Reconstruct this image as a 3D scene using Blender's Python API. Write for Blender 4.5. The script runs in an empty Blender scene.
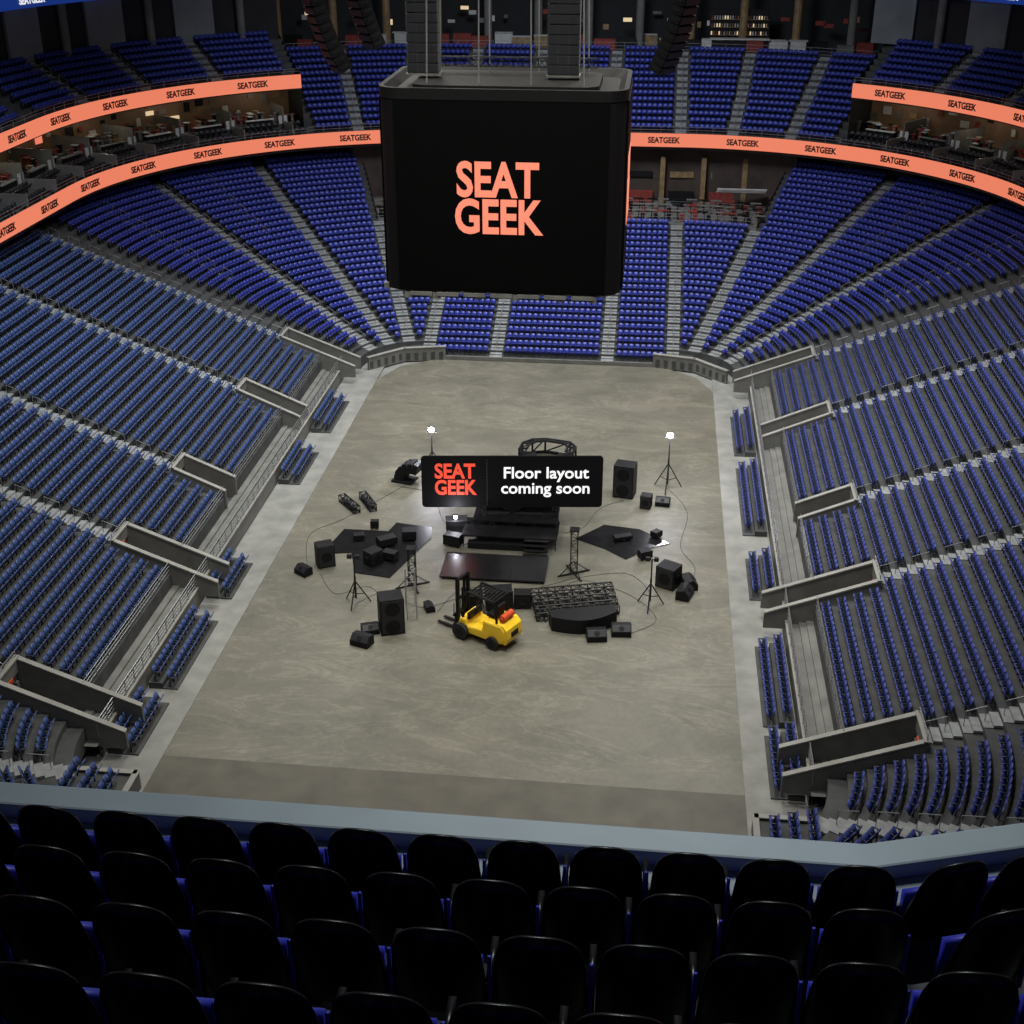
import bpy, math, random
import numpy as np
from mathutils import Vector, Matrix
random.seed(4); rng=np.random.default_rng(4)
scene=bpy.context.scene
try: scene.view_settings.view_transform='Standard'
except Exception: pass

# ------------------------------------------------------------ camera
F_PX=1300.0
yaw=math.radians(6.24); pit=math.radians(26.53)
Fv=Vector((-math.sin(yaw)*math.cos(pit), math.cos(yaw)*math.cos(pit), -math.sin(pit)))
Rv=Vector((math.cos(yaw), math.sin(yaw),0))
Uv=Rv.cross(Fv)
CAM=Vector((8.7,-78.8,40.0))
cam=bpy.data.cameras.new('camera'); camo=bpy.data.objects.new('camera',cam)
scene.collection.objects.link(camo)
cam.sensor_width=36; cam.lens=F_PX/1024*36; cam.clip_end=600; cam.clip_start=0.1
M=Matrix.Identity(4)
for i in range(3):
    M[i][0]=Rv[i]; M[i][1]=Uv[i]; M[i][2]=-Fv[i]; M[i][3]=CAM[i]
camo.matrix_world=M
scene.camera=camo
def visible(P,margin=130):
    d=P-np.array(CAM); z=d@np.array(Fv); x=d@np.array(Rv); y=d@np.array(Uv)
    z=np.maximum(z,.01)
    u=x/z*F_PX; v=y/z*F_PX
    return (np.abs(u)<512+margin)&(np.abs(v)<512+margin)

# ------------------------------------------------------------ materials
def mat(name,col,rough=.6,metal=0,emit=None,es=0,var=0,scale=3,bump=0,spec=.5,detail=6):
    m=bpy.data.materials.new(name); m.use_nodes=True
    nt=m.node_tree; b=nt.nodes['Principled BSDF']
    b.inputs['Roughness'].default_value=rough; b.inputs['Metallic'].default_value=metal
    b.inputs['Base Color'].default_value=(*col,1)
    b.inputs['Specular IOR Level'].default_value=spec
    if emit:
        b.inputs['Emission Color'].default_value=(*emit,1); b.inputs['Emission Strength'].default_value=es
    if var or bump:
        tc=nt.nodes.new('ShaderNodeTexCoord'); n=nt.nodes.new('ShaderNodeTexNoise')
        n.inputs['Scale'].default_value=scale; n.inputs['Detail'].default_value=detail
        nt.links.new(tc.outputs['Object'],n.inputs['Vector'])
        if var:
            r=nt.nodes.new('ShaderNodeValToRGB')
            r.color_ramp.elements[0].position=.3; r.color_ramp.elements[1].position=.7
            r.color_ramp.elements[0].color=(*[c*(1-var) for c in col],1)
            r.color_ramp.elements[1].color=(*[min(1,c*(1+var)) for c in col],1)
            nt.links.new(n.outputs['Fac'],r.inputs['Fac']); nt.links.new(r.outputs['Color'],b.inputs['Base Color'])
        if bump:
            bp=nt.nodes.new('ShaderNodeBump'); bp.inputs['Strength'].default_value=bump
            nt.links.new(n.outputs['Fac'],bp.inputs['Height']); nt.links.new(bp.outputs['Normal'],b.inputs['Normal'])
    return m
def floor_mat():
    m=bpy.data.materials.new('polished_concrete_floor'); m.use_nodes=True
    nt=m.node_tree; b=nt.nodes['Principled BSDF']; L=nt.links
    tc=nt.nodes.new('ShaderNodeTexCoord')
    def noise(scale,det,dist,sx=1,sy=1,ro=.5):
        mp=nt.nodes.new('ShaderNodeMapping'); mp.inputs['Scale'].default_value=(sx,sy,1); mp.inputs['Location'].default_value=(scale*13,det,0)
        L.new(tc.outputs['Object'],mp.inputs['Vector'])
        n=nt.nodes.new('ShaderNodeTexNoise'); n.inputs['Scale'].default_value=scale
        n.inputs['Detail'].default_value=det; n.inputs['Distortion'].default_value=dist; n.inputs['Roughness'].default_value=ro
        L.new(mp.outputs['Vector'],n.inputs['Vector']); return n
    def ramp(n,stops):
        r=nt.nodes.new('ShaderNodeValToRGB'); e=r.color_ramp.elements
        while len(e)<len(stops): e.new(.5)
        for k,(p,c) in enumerate(stops): e[k].position=p; e[k].color=(*c,1)
        L.new(n.outputs['Fac'],r.inputs['Fac']); return r
    a=ramp(noise(.11,7,.6,1,1,.6),[(.3,(.108,.104,.081)),(.7,(.153,.143,.112))])
    s=ramp(noise(.33,10,1.0,.8,1.3,.65),[(.33,(.78,.79,.78)),(.66,(1.13,1.13,1.12))])
    sc=ramp(noise(.17,11,1.6,.7,1.7,.62),[(.495,(1,1,1)),(.515,(1.34,1.33,1.30)),(.54,(1.02,1.02,1.02)),(.605,(1.05,1.05,1.05)),(.62,(1.38,1.36,1.32)),(.66,(1.08,1.08,1.08))])
    g=ramp(noise(3,8,0,1,1,.75),[(.3,(.84,.84,.84)),(.7,(1.10,1.10,1.10))])
    def mul(x,y):
        k=nt.nodes.new('ShaderNodeMix'); k.data_type='RGBA'; k.blend_type='MULTIPLY'; k.inputs[0].default_value=1
        L.new(x,k.inputs[6]); L.new(y,k.inputs[7]); return k.outputs[2]
    o=mul(mul(mul(a.outputs['Color'],s.outputs['Color']),sc.outputs['Color']),g.outputs['Color'])
    L.new(o,b.inputs['Base Color'])
    r=nt.nodes.new('ShaderNodeMapRange'); r.inputs[3].default_value=.42; r.inputs[4].default_value=.6
    L.new(noise(.4,6,.5).outputs['Fac'],r.inputs[0]); L.new(r.outputs[0],b.inputs['Roughness'])
    return m
FLOOR=floor_mat()
CONC=mat('light_concrete',(.205,.205,.188),.8,var=.2,scale=.8)
CONCD=mat('dark_concrete',(.048,.050,.050),.85,var=.3,scale=1.2)
CONCM=mat('mid_concrete',(.135,.134,.122),.8,var=.2,scale=1.0)
CAPC=mat('concrete_wall_cap',(.25,.247,.225),.8,var=.15,scale=1.0)
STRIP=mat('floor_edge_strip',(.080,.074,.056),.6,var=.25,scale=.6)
STEP=mat('aisle_step_concrete',(.23,.24,.24),.8,var=.2,scale=2)
SEAT_F=mat('blue_seat_plastic',(.023,.036,.265),.42,var=.15,scale=2)
SEAT_L=mat('blue_seat_plastic_left_light',(.034,.066,.20),.42,var=.2,scale=2)  # same seats as the end bowl; left bank's muted light put into the blue
SEAT_R=mat('blue_seat_plastic_right_light',(.034,.050,.215),.42,var=.2,scale=2)  # same seats again, with the right bank's lighting put into the colour
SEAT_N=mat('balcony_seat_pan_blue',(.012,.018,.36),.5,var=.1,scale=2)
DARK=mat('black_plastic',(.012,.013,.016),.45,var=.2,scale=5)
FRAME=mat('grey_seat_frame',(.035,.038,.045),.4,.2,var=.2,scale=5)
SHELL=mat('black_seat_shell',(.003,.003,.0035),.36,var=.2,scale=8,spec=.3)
BLACK=mat('matte_black',(.006,.006,.007),.6,var=.2,scale=4,spec=.25)
GLOSS=mat('black_led_screen',(.002,.002,.002),.5,var=.1,scale=4,spec=.08)
SBLK=mat('scoreboard_black',(.005,.005,.005),.6,var=.1,scale=4,spec=.2)
STEEL=mat('rail_steel',(.30,.31,.31),.4,.6,var=.1,scale=5)
TRUSSM=mat('black_truss_metal',(.014,.014,.015),.45,.2,var=.2,scale=5,spec=.3)
ALU=mat('aluminium',(.45,.45,.45),.35,.8,var=.1,scale=5)
YEL=mat('forklift_yellow',(.95,.60,.025),.4,var=.06,scale=3)
RED=mat('tank_red_paint',(.55,.07,.02),.4,var=.1,scale=3)
RUB=mat('tyre_rubber',(.01,.01,.01),.8,var=.2,scale=9)
ORG=mat('led_salmon',(.1,.03,.02),.5,emit=(.89,.235,.13),es=.9,var=.01)
ORGT=mat('led_coral_text',(.1,.03,.02),.5,emit=(1.0,.27,.16),es=1.0,var=.01)
SIGNR=mat('sign_red_text',(.8,.08,.04),.5,emit=(.9,.08,.04),es=.6,var=.01)
SIGNW=mat('sign_white_text',(.8,.8,.8),.5,emit=(1,1,1),es=.75,var=.01)
SIGNB=mat('sign_board_black',(.006,.006,.007),.6,var=.1,spec=.2)
BLUL=mat('led_blue',(.01,.02,.1),.5,emit=(.01,.045,.30),es=.55,var=.01)
TXTK=mat('led_text_black',(.01,.005,.005),.6,var=.01)
WALLD=mat('dark_wall_paint',(.010,.011,.013),.8,var=.3,scale=1)
PANEL=mat('grey_wall_panel',(.15,.17,.18),.8,var=.15,scale=.5)
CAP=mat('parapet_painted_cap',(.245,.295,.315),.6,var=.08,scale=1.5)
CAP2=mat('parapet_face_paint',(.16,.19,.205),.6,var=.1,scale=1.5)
WARM=mat('warm_lamp',(.5,.4,.2),.5,emit=(1,.75,.45),es=.6,var=.01)
WARMW=mat('lounge_wall_painted_glow',(.11,.07,.045),.7,emit=(.30,.16,.06),es=.04,var=.5,scale=.5)  # faint emission paints the lit interior's warm glow onto the wall
DWARM=mat('brown_lounge_wall',(.04,.028,.02),.7,var=.5,scale=.5)
TAN=mat('tan_wood',(.22,.15,.07),.6,var=.3,scale=2)
WHT=mat('white_counter',(.5,.5,.47),.5,var=.1,scale=2)
MAROON=mat('maroon_upholstery',(.20,.03,.02),.7,var=.3,scale=3)
LAMP=mat('lamp_white_glow',(1,1,1),.5,emit=(.93,.92,1),es=60,var=.01)
TARP=mat('black_stage_sheet',(.009,.009,.010),.26,var=.3,scale=1.5,bump=.2,spec=.4)

# ------------------------------------------------------------ builders
class B:
    def __init__(s): s.v=[]; s.f=[]; s.m=[]
    def add(s,vs,fs,m=0,T=None):
        o=len(s.v)
        for p in vs:
            p=Vector(p)
            if T is not None: p=T@p
            s.v.append(tuple(p))
        for f in fs: s.f.append(tuple(i+o for i in f)); s.m.append(m)
    def box(s,c,d,m=0,T=None,rz=0,rx=0,ry=0):
        L=Matrix.Translation(c)@Matrix.Rotation(rz,4,'Z')@Matrix.Rotation(ry,4,'Y')@Matrix.Rotation(rx,4,'X')
        if T is not None: L=T@L
        x,y,z=d[0]/2,d[1]/2,d[2]/2
        s.add([(-x,-y,-z),(x,-y,-z),(x,y,-z),(-x,y,-z),(-x,-y,z),(x,-y,z),(x,y,z),(-x,y,z)],
              [(0,3,2,1),(4,5,6,7),(0,1,5,4),(1,2,6,5),(2,3,7,6),(3,0,4,7)],m,L)
    def tube(s,p,q,r,m=0,n=6,T=None,r2=None):
        p=Vector(p); q=Vector(q); d=q-p
        if d.length<1e-6: return
        r2=r if r2 is None else r2
        R=d.to_track_quat('Z','Y').to_matrix()
        vs=[];
        for k in range(n):
            a=2*math.pi*k/n; vs.append(p+R@Vector((math.cos(a)*r,math.sin(a)*r,0)))
        for k in range(n):
            a=2*math.pi*k/n; vs.append(q+R@Vector((math.cos(a)*r2,math.sin(a)*r2,0)))
        fs=[(k,(k+1)%n,n+(k+1)%n,n+k) for k in range(n)]+[tuple(range(n-1,-1,-1)),tuple(range(n,2*n))]
        s.add(vs,fs,m,T)
    def path(s,pts,r,m=0,n=6,T=None):
        for a,b in zip(pts[:-1],pts[1:]): s.tube(a,b,r,m,n,T)
    def prism(s,prof,w,m=0,T=None,axis='Y'):
        n=len(prof); vs=[]
        for sg in(-1,1):
            for a,b in prof:
                vs.append((a,sg*w/2,b) if axis=='Y' else ((sg*w/2,a,b) if axis=='X' else (a,b,sg*w/2)))
        fs=[(k,(k+1)%n,n+(k+1)%n,n+k) for k in range(n)]+[tuple(range(n-1,-1,-1)),tuple(range(n,2*n))]
        s.add(vs,fs,m,T)
    def truss(s,p,q,w,m=0,r=.03,h=None,seg=None,T=None):
        p=Vector(p); q=Vector(q); d=(q-p); L=d.length; d.normalize(); h=h or w
        up=Vector((0,0,1)) if abs(d.z)<.9 else Vector((0,1,0))
        sx=d.cross(up).normalized(); sy=sx.cross(d).normalized()
        cs=[sx*w/2+sy*h/2,-sx*w/2+sy*h/2,-sx*w/2-sy*h/2,sx*w/2-sy*h/2]
        n=seg or max(2,int(round(L/w)))
        for c in cs: s.tube(p+c,q+c,r,m,5,T)
        for i in range(n):
            a=p+d*L*i/n; b=p+d*L*(i+1)/n
            for k in range(4):
                c1,c2=cs[k],cs[(k+1)%4]
                if i%2: c1,c2=c2,c1
                s.tube(a+c1,b+c2,r*.6,m,4,T); s.tube(a+c1,a+c2,r*.6,m,4,T)
        for k in range(4): s.tube(q+cs[k],q+cs[(k+1)%4],r*.6,m,4,T)
    def obj(s,name,mats,loc=(0,0,0),rz=0,parent=None,bevel=0,smooth=False,sc=1):
        me=bpy.data.meshes.new(name); me.from_pydata(s.v,[],s.f)
        for m in mats: me.materials.append(m)
        me.polygons.foreach_set('material_index',s.m)
        if smooth: me.polygons.foreach_set('use_smooth',[True]*len(s.f))
        me.update()
        o=bpy.data.objects.new(name,me); scene.collection.objects.link(o)
        o.location=loc; o.rotation_euler=(0,0,rz); o.scale=(sc,sc,sc)
        if parent: o.parent=parent
        if bevel:
            md=o.modifiers.new('bevel','BEVEL'); md.width=bevel; md.segments=2; md.limit_method='ANGLE'
        return o
def empty(name,loc=(0,0,0)):
    o=bpy.data.objects.new(name,None); scene.collection.objects.link(o); o.location=loc; return o

def inst_mesh(name,tv,tq,tm,pos,ang,mats,parent=None,smooth=False):
    tv=np.array(tv,float); tq=np.array(tq,int); tm=np.array(tm,int)
    n=len(pos); nv=len(tv); nq=len(tq)
    if n==0: return None
    c=np.cos(ang)[:,None]; s=np.sin(ang)[:,None]
    X=tv[None,:,0]*c-tv[None,:,1]*s+pos[:,0:1]
    Y=tv[None,:,0]*s+tv[None,:,1]*c+pos[:,1:2]
    Z=np.repeat(tv[None,:,2],n,0)+pos[:,2:3]
    V=np.stack([X,Y,Z],-1).reshape(-1)
    Q=(tq[None]+(np.arange(n)*nv)[:,None,None]).reshape(-1)
    me=bpy.data.meshes.new(name)
    me.vertices.add(n*nv); me.vertices.foreach_set('co',V.astype(np.float32))
    me.loops.add(n*nq*4); me.loops.foreach_set('vertex_index',Q.astype(np.int32))
    me.polygons.add(n*nq)
    me.polygons.foreach_set('loop_start',(np.arange(n*nq)*4).astype(np.int32))
    for m in mats: me.materials.append(m)
    me.polygons.foreach_set('material_index',np.tile(tm,n).astype(np.int32))
    if smooth: me.polygons.foreach_set('use_smooth',np.ones(n*nq,bool))
    me.update(calc_edges=True); me.validate()
    o=bpy.data.objects.new(name,me); scene.collection.objects.link(o)
    if parent: o.parent=parent
    return o

# ------------------------------------------------------------ arena plan geometry
CX,CY=11.0,27.3; R0=3.4; CYN=28.6
def st_line(a,b,n): return [(a[0],a[1],n[0],n[1]),(b[0],b[1],n[0],n[1])]
def st_arc(c,a0,a1,k=None):
    k=k or max(2,int(abs(a1-a0)/3))
    return [(c[0],c[1],math.cos(math.radians(a0+(a1-a0)*i/k)),math.sin(math.radians(a0+(a1-a0)*i/k))) for i in range(k+1)]
def sweep(b,sts,prof,m=0):
    vs=[]; n=len(prof)
    for (cx,cy,nx,ny) in sts:
        for r,z in prof: vs.append((cx+nx*r,cy+ny*r,z))
    fs=[]
    for i in range(len(sts)-1):
        for j in range(n-1):
            fs.append((i*n+j,i*n+j+1,(i+1)*n+j+1,(i+1)*n+j))
    b.add(vs,fs,m)
LEFT=st_line((-CX,-CYN),(-CX,CY),(-1,0)); FAR=st_line((-CX,CY),(CX,CY),(0,1))
RIGHT=st_line((CX,CY),(CX,-CYN),(1,0)); NEAR=st_line((CX,-CYN),(-CX,-CYN),(0,-1))
CEN=st_arc((-CX,CY),110,90)+FAR+st_arc((CX,CY),90,70)
def row_d(i): return 1.1+.85*i
def row_z(i): return .2+.42*row_d(i)
NROW=33; NCEN=21

b=B()
pts=[(-CX-R0,-38.0),(-CX-R0,25.2),(-13.0,28.6),(-10.2,30.75),(10.2,30.75),(13.0,28.6),(CX+R0,25.2),(CX+R0,-38.0)]
n=len(pts)
b.add([(x,y,0) for x,y in pts]+[(x,y,-.1) for x,y in pts],[tuple(range(n-1,-1,-1)),tuple(range(n,2*n))])
b.obj('floor',[FLOOR])
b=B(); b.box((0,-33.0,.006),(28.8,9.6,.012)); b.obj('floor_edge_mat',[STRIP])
b=B(); b.box((0,0,-.25),(140,190,.26)); b.obj('ground_slab',[CONC])
b=B()
for sg in(-1,1): b.box((sg*15.85,-.6,.02),(2.9,61.4,.05),0)
b.obj('floor_side_apron',[CONC])

# ------------------------------------------------------------ terraces
VOM=[25.0,12.5,-2.0,-12.4,-27.4]; VLEN=[6.3,4.8,3.5,6.2,6.3]; VW=1.1; VD_END=8
ys=sorted(VOM)
bowl=B()
def stair(i0,i1):
    p=[(R0+row_d(i0)-.0,max(0,row_z(i0)-1.2))]
    for i in range(i0,i1):
        p+= [(R0+row_d(i),row_z(i)),(R0+row_d(i)+.85,row_z(i))]
    return p
for sg in(-1,1):
    n=(sg,0); c=sg*CX
    edges=[-CYN]
    for y in ys: edges+=[y-VW,y+VW]
    edges+=[CY]
    for k in range(0,len(edges)-1):
        a,bb=edges[k],edges[k+1]
        if bb-a<.03: continue
        sweep(bowl,st_line((c,a),(c,bb),n),stair(VD_END if k%2==1 else 4,NROW),0)
sweep(bowl,st_arc((-CX,CY),180,110),stair(1,NROW)); sweep(bowl,st_arc((CX,CY),70,0),stair(1,NROW))
sweep(bowl,CEN,stair(-1,NCEN))
for s,a in((1,-1),(-1,1)):
    f=lambda t:(a*t) if s>0 else 180+t
    sweep(bowl,st_arc((s*CX,-CYN),f(0),f(50)),stair(3,NROW)); sweep(bowl,st_arc((s*CX,-CYN),f(50),f(70)),stair(8,NROW)); sweep(bowl,st_arc((s*CX,-CYN),f(70),f(90)),stair(10,NROW))
sweep(bowl,NEAR,stair(10,NROW))
pz=row_z(NCEN-1)+.35; pr=R0+row_d(NCEN)
sweep(bowl,CEN,[(pr,pz-.35),(pr,pz),(31.6,pz)],1)
bowl.obj('lower_bowl_terrace',[CONCD,CONCM])
b=B()
for c,a in((-CX,110),(CX,70)):
    nx,ny=math.cos(math.radians(a)),math.sin(math.radians(a))
    p=[(pr,pz-.4),(R0+row_d(NROW),pz-.4),(R0+row_d(NROW),row_z(NROW-1)+.4),(pr,pz+.3)]
    b.add([(c+nx*r,CY+ny*r,z) for r,z in p],[(0,1,2,3)])
b.obj('platform_end_wall',[CONCM])

def wallsweep(b,sts,r0,r1,z0,z1,m=0): sweep(b,sts,[(r0,z0),(r0,z1),(r1,z1),(r1,z0)],m)
b=B()
wallsweep(b,st_line((-9.4,CY),(9.6,CY),(0,1)),R0+.10,R0+.26,0,.34)
for s in(-1,1):
    for p,q in (((s*9.3,30.85),(s*12.9,30.0)),((s*12.9,30.0),(s*15.6,27.2))):
        mx,my=(p[0]+q[0])/2,(p[1]+q[1])/2; L=math.hypot(q[0]-p[0],q[1]-p[1]); a=math.atan2(q[1]-p[1],q[0]-p[0])
        b.box((mx,my,.6),(L,.25,1.2),0,rz=a); b.box((mx,my,1.23),(L+.1,.36,.07),1,rz=a)
        for k in range(5):
            t=(k+.5)/5; b.box((p[0]+(q[0]-p[0])*t,p[1]+(q[1]-p[1])*t-.16,.5),(.34,.06,.62),2,rz=a)
b.obj('wall_end_front',[CONCM,CAPC,CONCD])
b=B()
for sg in(-1,1):
    b.box((sg*14.65,-34.6,.5),(.2,7.6,1.0),0); b.box((sg*14.65,-34.6,1.03),(.3,7.7,.06),1)
    b.box((sg*16.1,-30.9,.5),(2.9,.2,1.0),0); b.box((sg*16.1,-30.9,1.03),(3.0,.3,.06),1)
    b.box((sg*16.2,-34.7,.45),(2.8,7.4,.9),2)
b.obj('wall_near_front',[CONCM,CAPC,CONCD])
b=B()
for sg in(-1,1):
    wallsweep(b,st_line((sg*CX,-CYN),(sg*CX,CY-2),(sg,0)),R0+2.95,R0+3.1,0,1.1)
    wallsweep(b,st_line((sg*CX,-CYN),(sg*CX,CY-2),(sg,0)),R0+2.90,R0+3.15,1.1,1.2,1)
    sweep(b,st_line((sg*CX,-CYN-.5),(sg*CX,CY),(sg,0)),[(R0+2.95,.95),(R0+3.7,.95),(R0+3.7,1.08),(R0+4.1,1.08),(R0+4.1,1.22),(R0+4.55,1.22)],2)
b.obj('wall_side_front',[CONCM,CAPC,CONCM])

vm=B()
for sg in(-1,1):
    for y,vl in zip(VOM,VLEN):
        x1=sg*(CX+R0+row_d(VD_END)); x0=x1-sg*vl
        z1=row_z(VD_END)+.5; z0=z1-.42*(vl-.2)-.15; z0=max(z0,1.55)
        for e in(-1,1):
            ye=y+e*VW
            for w,mm in((.10,0),(.15,1)):
                vs=[]
                for dy in(-w,w):
                    if mm==0: vs+=[(x0,ye+dy,.6),(x1,ye+dy,.6),(x1,ye+dy,z1),(x0,ye+dy,z0)]
                    else: vs+=[(x0,ye+dy,z0),(x1,ye+dy,z1),(x1,ye+dy,z1+.09),(x0,ye+dy,z0+.09)]
                vm.add(vs,[(0,1,2,3),(7,6,5,4),(3,2,6,7),(0,3,7,4),(1,5,6,2)],4 if mm else 0)
        xa=sg*(CX+R0+4.5); vm.box(((xa+x1)/2,y,1.02),(abs(x1-xa),2*VW,.1),3)
        vm.box((x1,y,z1-.35),(.18,2*VW+.18,.75),0); vm.box((x1,y,z1+.05),(.3,2*VW+.3,.09),4)
        vm.box((x1+sg*.02,y,1.9),(.1,2*VW-.3,1.8),1)
        vm.box((x1-sg*.05,y+VW-.4,2.1),(.1,.25,1.5),2)
        pr1=[(x1,y-VW,z1+.4),(x1,y+VW,z1+.4)]
        vm.path(pr1,.03,2)
        for q in pr1: vm.tube(q,(q[0],q[1],z1),.025,2)
        vm.box((x1-sg*.12,y,z1-.75),(.06,.5,.2),5)
vm.obj('vomitory_entrance',[CONCM,BLACK,STEEL,CONCD,CAPC,RED])

# ------------------------------------------------------------ seat template
def seat_template():
    b=B()
    xs=[-.235,-.18,0,.18,.235]; top=[.76,.84,.86,.84,.76]; cur=[.0,-.025,-.045,-.025,.0]
    vs=[]
    for lay,dy in((0,.0),(1,-.045)):
        for x,t,cv in zip(xs,top,cur): vs.append((x,cv+dy+.16,.38))
        for x,t,cv in zip(xs,top,cur): vs.append((x*.96,cv+dy+.04,t))
    fs=[];ms=[]
    for k in range(4):
        fs.append((k,k+1,6+k,5+k)); ms.append(0)
        fs.append((10+k+1,10+k,15+k,16+k)); ms.append(1)
        fs.append((5+k,6+k,16+k,15+k)); ms.append(0)
        fs.append((k+1,k,10+k,11+k)); ms.append(1)
    fs.append((0,5,15,10)); ms.append(0); fs.append((9,4,14,19)); ms.append(0)
    b.v+=vs; b.f+=fs; b.m+=ms
    b.box((0,.30,.52),(.44,.38,.06),0,rx=1.0)
    b.box((.26,.22,.62),(.045,.38,.045),2)
    b.box((.26,.14,.30),(.04,.07,.60),2)
    return b.v,b.f,b.m
TV,TQ,TM=seat_template()
PITCH=.53
def seats_straight(c,n,a,bb,axis,rows,rowpos,gap=.62):
    P=[];A=[]
    ang=math.atan2(-n[1],-n[0])-math.pi/2
    L=bb-a-2*gap; k=int(L/PITCH)
    if k<1: return P,A
    off=(L-k*PITCH)/2
    for i in rows:
        r,z=rowpos(i)
        for j in range(k):
            t=a+gap+off+(j+.5)*PITCH
            x,y=(c[0]+n[0]*r,t) if axis=='y' else (t,c[1]+n[1]*r)
            P.append((x,y,z)); A.append(ang)
    return P,A
def seats_arc(c,a0,a1,rows,rowpos,gap=.62):
    P=[];A=[]; a0,a1=sorted((math.radians(a0),math.radians(a1)))
    for i in rows:
        r,z=rowpos(i); L=r*(a1-a0)-2*gap; k=int(L/PITCH)
        if k<1: continue
        for j in range(k):
            a=a0+(gap+(L-k*PITCH)/2+(j+.5)*PITCH)/r
            nx,ny=math.cos(a),math.sin(a)
            P.append((c[0]+nx*r,c[1]+ny*r,z)); A.append(math.atan2(-ny,-nx)-math.pi/2)
    return P,A
def make_seats(name,lists,m):
    P=[];A=[]
    for p,a in lists: P+=p; A+=a
    P=np.array(P); A=np.array(A)
    k=visible(P); P=P[k]; A=A[k]+rng.normal(0,.012,k.sum())
    return inst_mesh(name,TV,TQ,TM,P,A,[m,DARK,FRAME])
lowpos=lambda i:(R0+row_d(i)+.62,row_z(i))
for sg,nm,mt in((-1,'lower_bowl_seating',SEAT_L),(1,'lower_bowl_seating',SEAT_R)):
    L=[]
    for k in range(len(ys)-1):
        a,bb=ys[k],ys[k+1]
        L.append(seats_straight((sg*CX,0),(sg,0),a,bb,'y',range(VD_END,NROW),lowpos))
        L.append(seats_straight((sg*CX,0),(sg,0),a+VW-.35,bb-VW+.35,'y',range(4,VD_END),lowpos,gap=.9))
    groups=[(13,19.5),(3.5,9),(-12.8,-8.5),(-22.5,-15.6),(-28.3,-24)] if sg<0 else [(12,19.5),(-1,9.5),(-9.5,-4.5),(-22.5,-15),(-28.3,-23.5)]
    for g in groups:
        L.append(seats_straight((sg*CX,0),(sg,0),g[0],g[1],'y',range(2),lambda i:(R0+1.75+.8*i,.12+.3*i),0))
    L.append(seats_straight((sg*CX,0),(sg,0),-38,-31.2,'y',range(3),lambda i:(R0+1.2+.8*i,.9+.25*i),0))
    make_seats(nm,L,mt)
    b=B()
    for g in groups:
        for i in range(2):
            b.box((sg*(CX+R0+1.6+.8*i),(g[0]+g[1])/2,(.12+.3*i)/2),(.8,g[1]-g[0]+.2,.12+.3*i))
    b.obj('front_row_riser',[CONCD])
AA=[0,29,50,70]
L=[];
for k in range(3):
    L.append(seats_arc((CX,CY),AA[k],AA[k+1],range(1 if k else 2,NROW),lowpos))
    L.append(seats_arc((-CX,CY),180-AA[k],180-AA[k+1],range(1 if k else 2,NROW),lowpos))
L.append(seats_arc((CX,CY),70,90,range(1,NCEN),lowpos)); L.append(seats_arc((-CX,CY),110,90,range(1,NCEN),lowpos))
for a,bb in((-11,-4.8),(-4.8,5.2),(5.2,11)):
    L.append(seats_straight((0,CY),(0,1),a,bb,'x',range(-1,NCEN),lowpos))
make_seats('end_bowl_seating',L,SEAT_F)
NS=[4,5,8]
make_seats('near_corner_seating',[seats_arc((CX,-CYN),-AA[k],-AA[k+1],range(NS[k],NROW),lowpos) for k in range(3)],SEAT_R)
make_seats('near_corner_seating',[seats_arc((-CX,-CYN),180+AA[k],180+AA[k+1],range(NS[k],NROW),lowpos) for k in range(3)],SEAT_L)

# ------------------------------------------------------------ aisles + hand rails
st=B(); rl=B()
def aisle(c,n,i0,i1,pos,dz,m=0,w=1.1,rail=True):
    ang=math.atan2(n[1],n[0])
    for i in range(i0,i1):
        r,z=pos(i)
        st.box((c[0]+n[0]*(r+.42),c[1]+n[1]*(r+.42),z+.02),(.85,w,.05),m,rz=ang)
        st.box((c[0]+n[0]*(r+.64),c[1]+n[1]*(r+.64),z+dz/4),(.42,w,dz/2),m,rz=ang)
        if rail and i%2==0 and i<i1-1:
            p=Vector((c[0]+n[0]*(r+.1),c[1]+n[1]*(r+.1),z)); q=Vector((c[0]+n[0]*(r+1.0),c[1]+n[1]*(r+1.0),z+dz))
            u=Vector((0,0,.85)); rl.tube(p,p+u,.022,0); rl.tube(q,q+u,.022,0); rl.tube(p+u,q+u,.022,0)
apos=lambda i:(R0+row_d(i),row_z(i))
for sg in(-1,1):
    for y in VOM: aisle((sg*CX,y),(sg,0),VD_END,NROW,apos,.357)
    for a in AA[1:]:
        aisle((sg*CX,CY),(sg*math.cos(math.radians(a)),math.sin(math.radians(a))),1,NROW if a<70 else NCEN,apos,.357)
        aisle((sg*CX,-CYN),(sg*math.cos(math.radians(a)),-math.sin(math.radians(a))),8 if a>30 else 3,NROW,apos,.357)
    aisle((sg*CX,CY),(0,1),0,NCEN,apos,.357)
aisle((-4.8,CY),(0,1),-1,NCEN,apos,.357); aisle((5.2,CY),(0,1),-1,NCEN,apos,.357)

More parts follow.
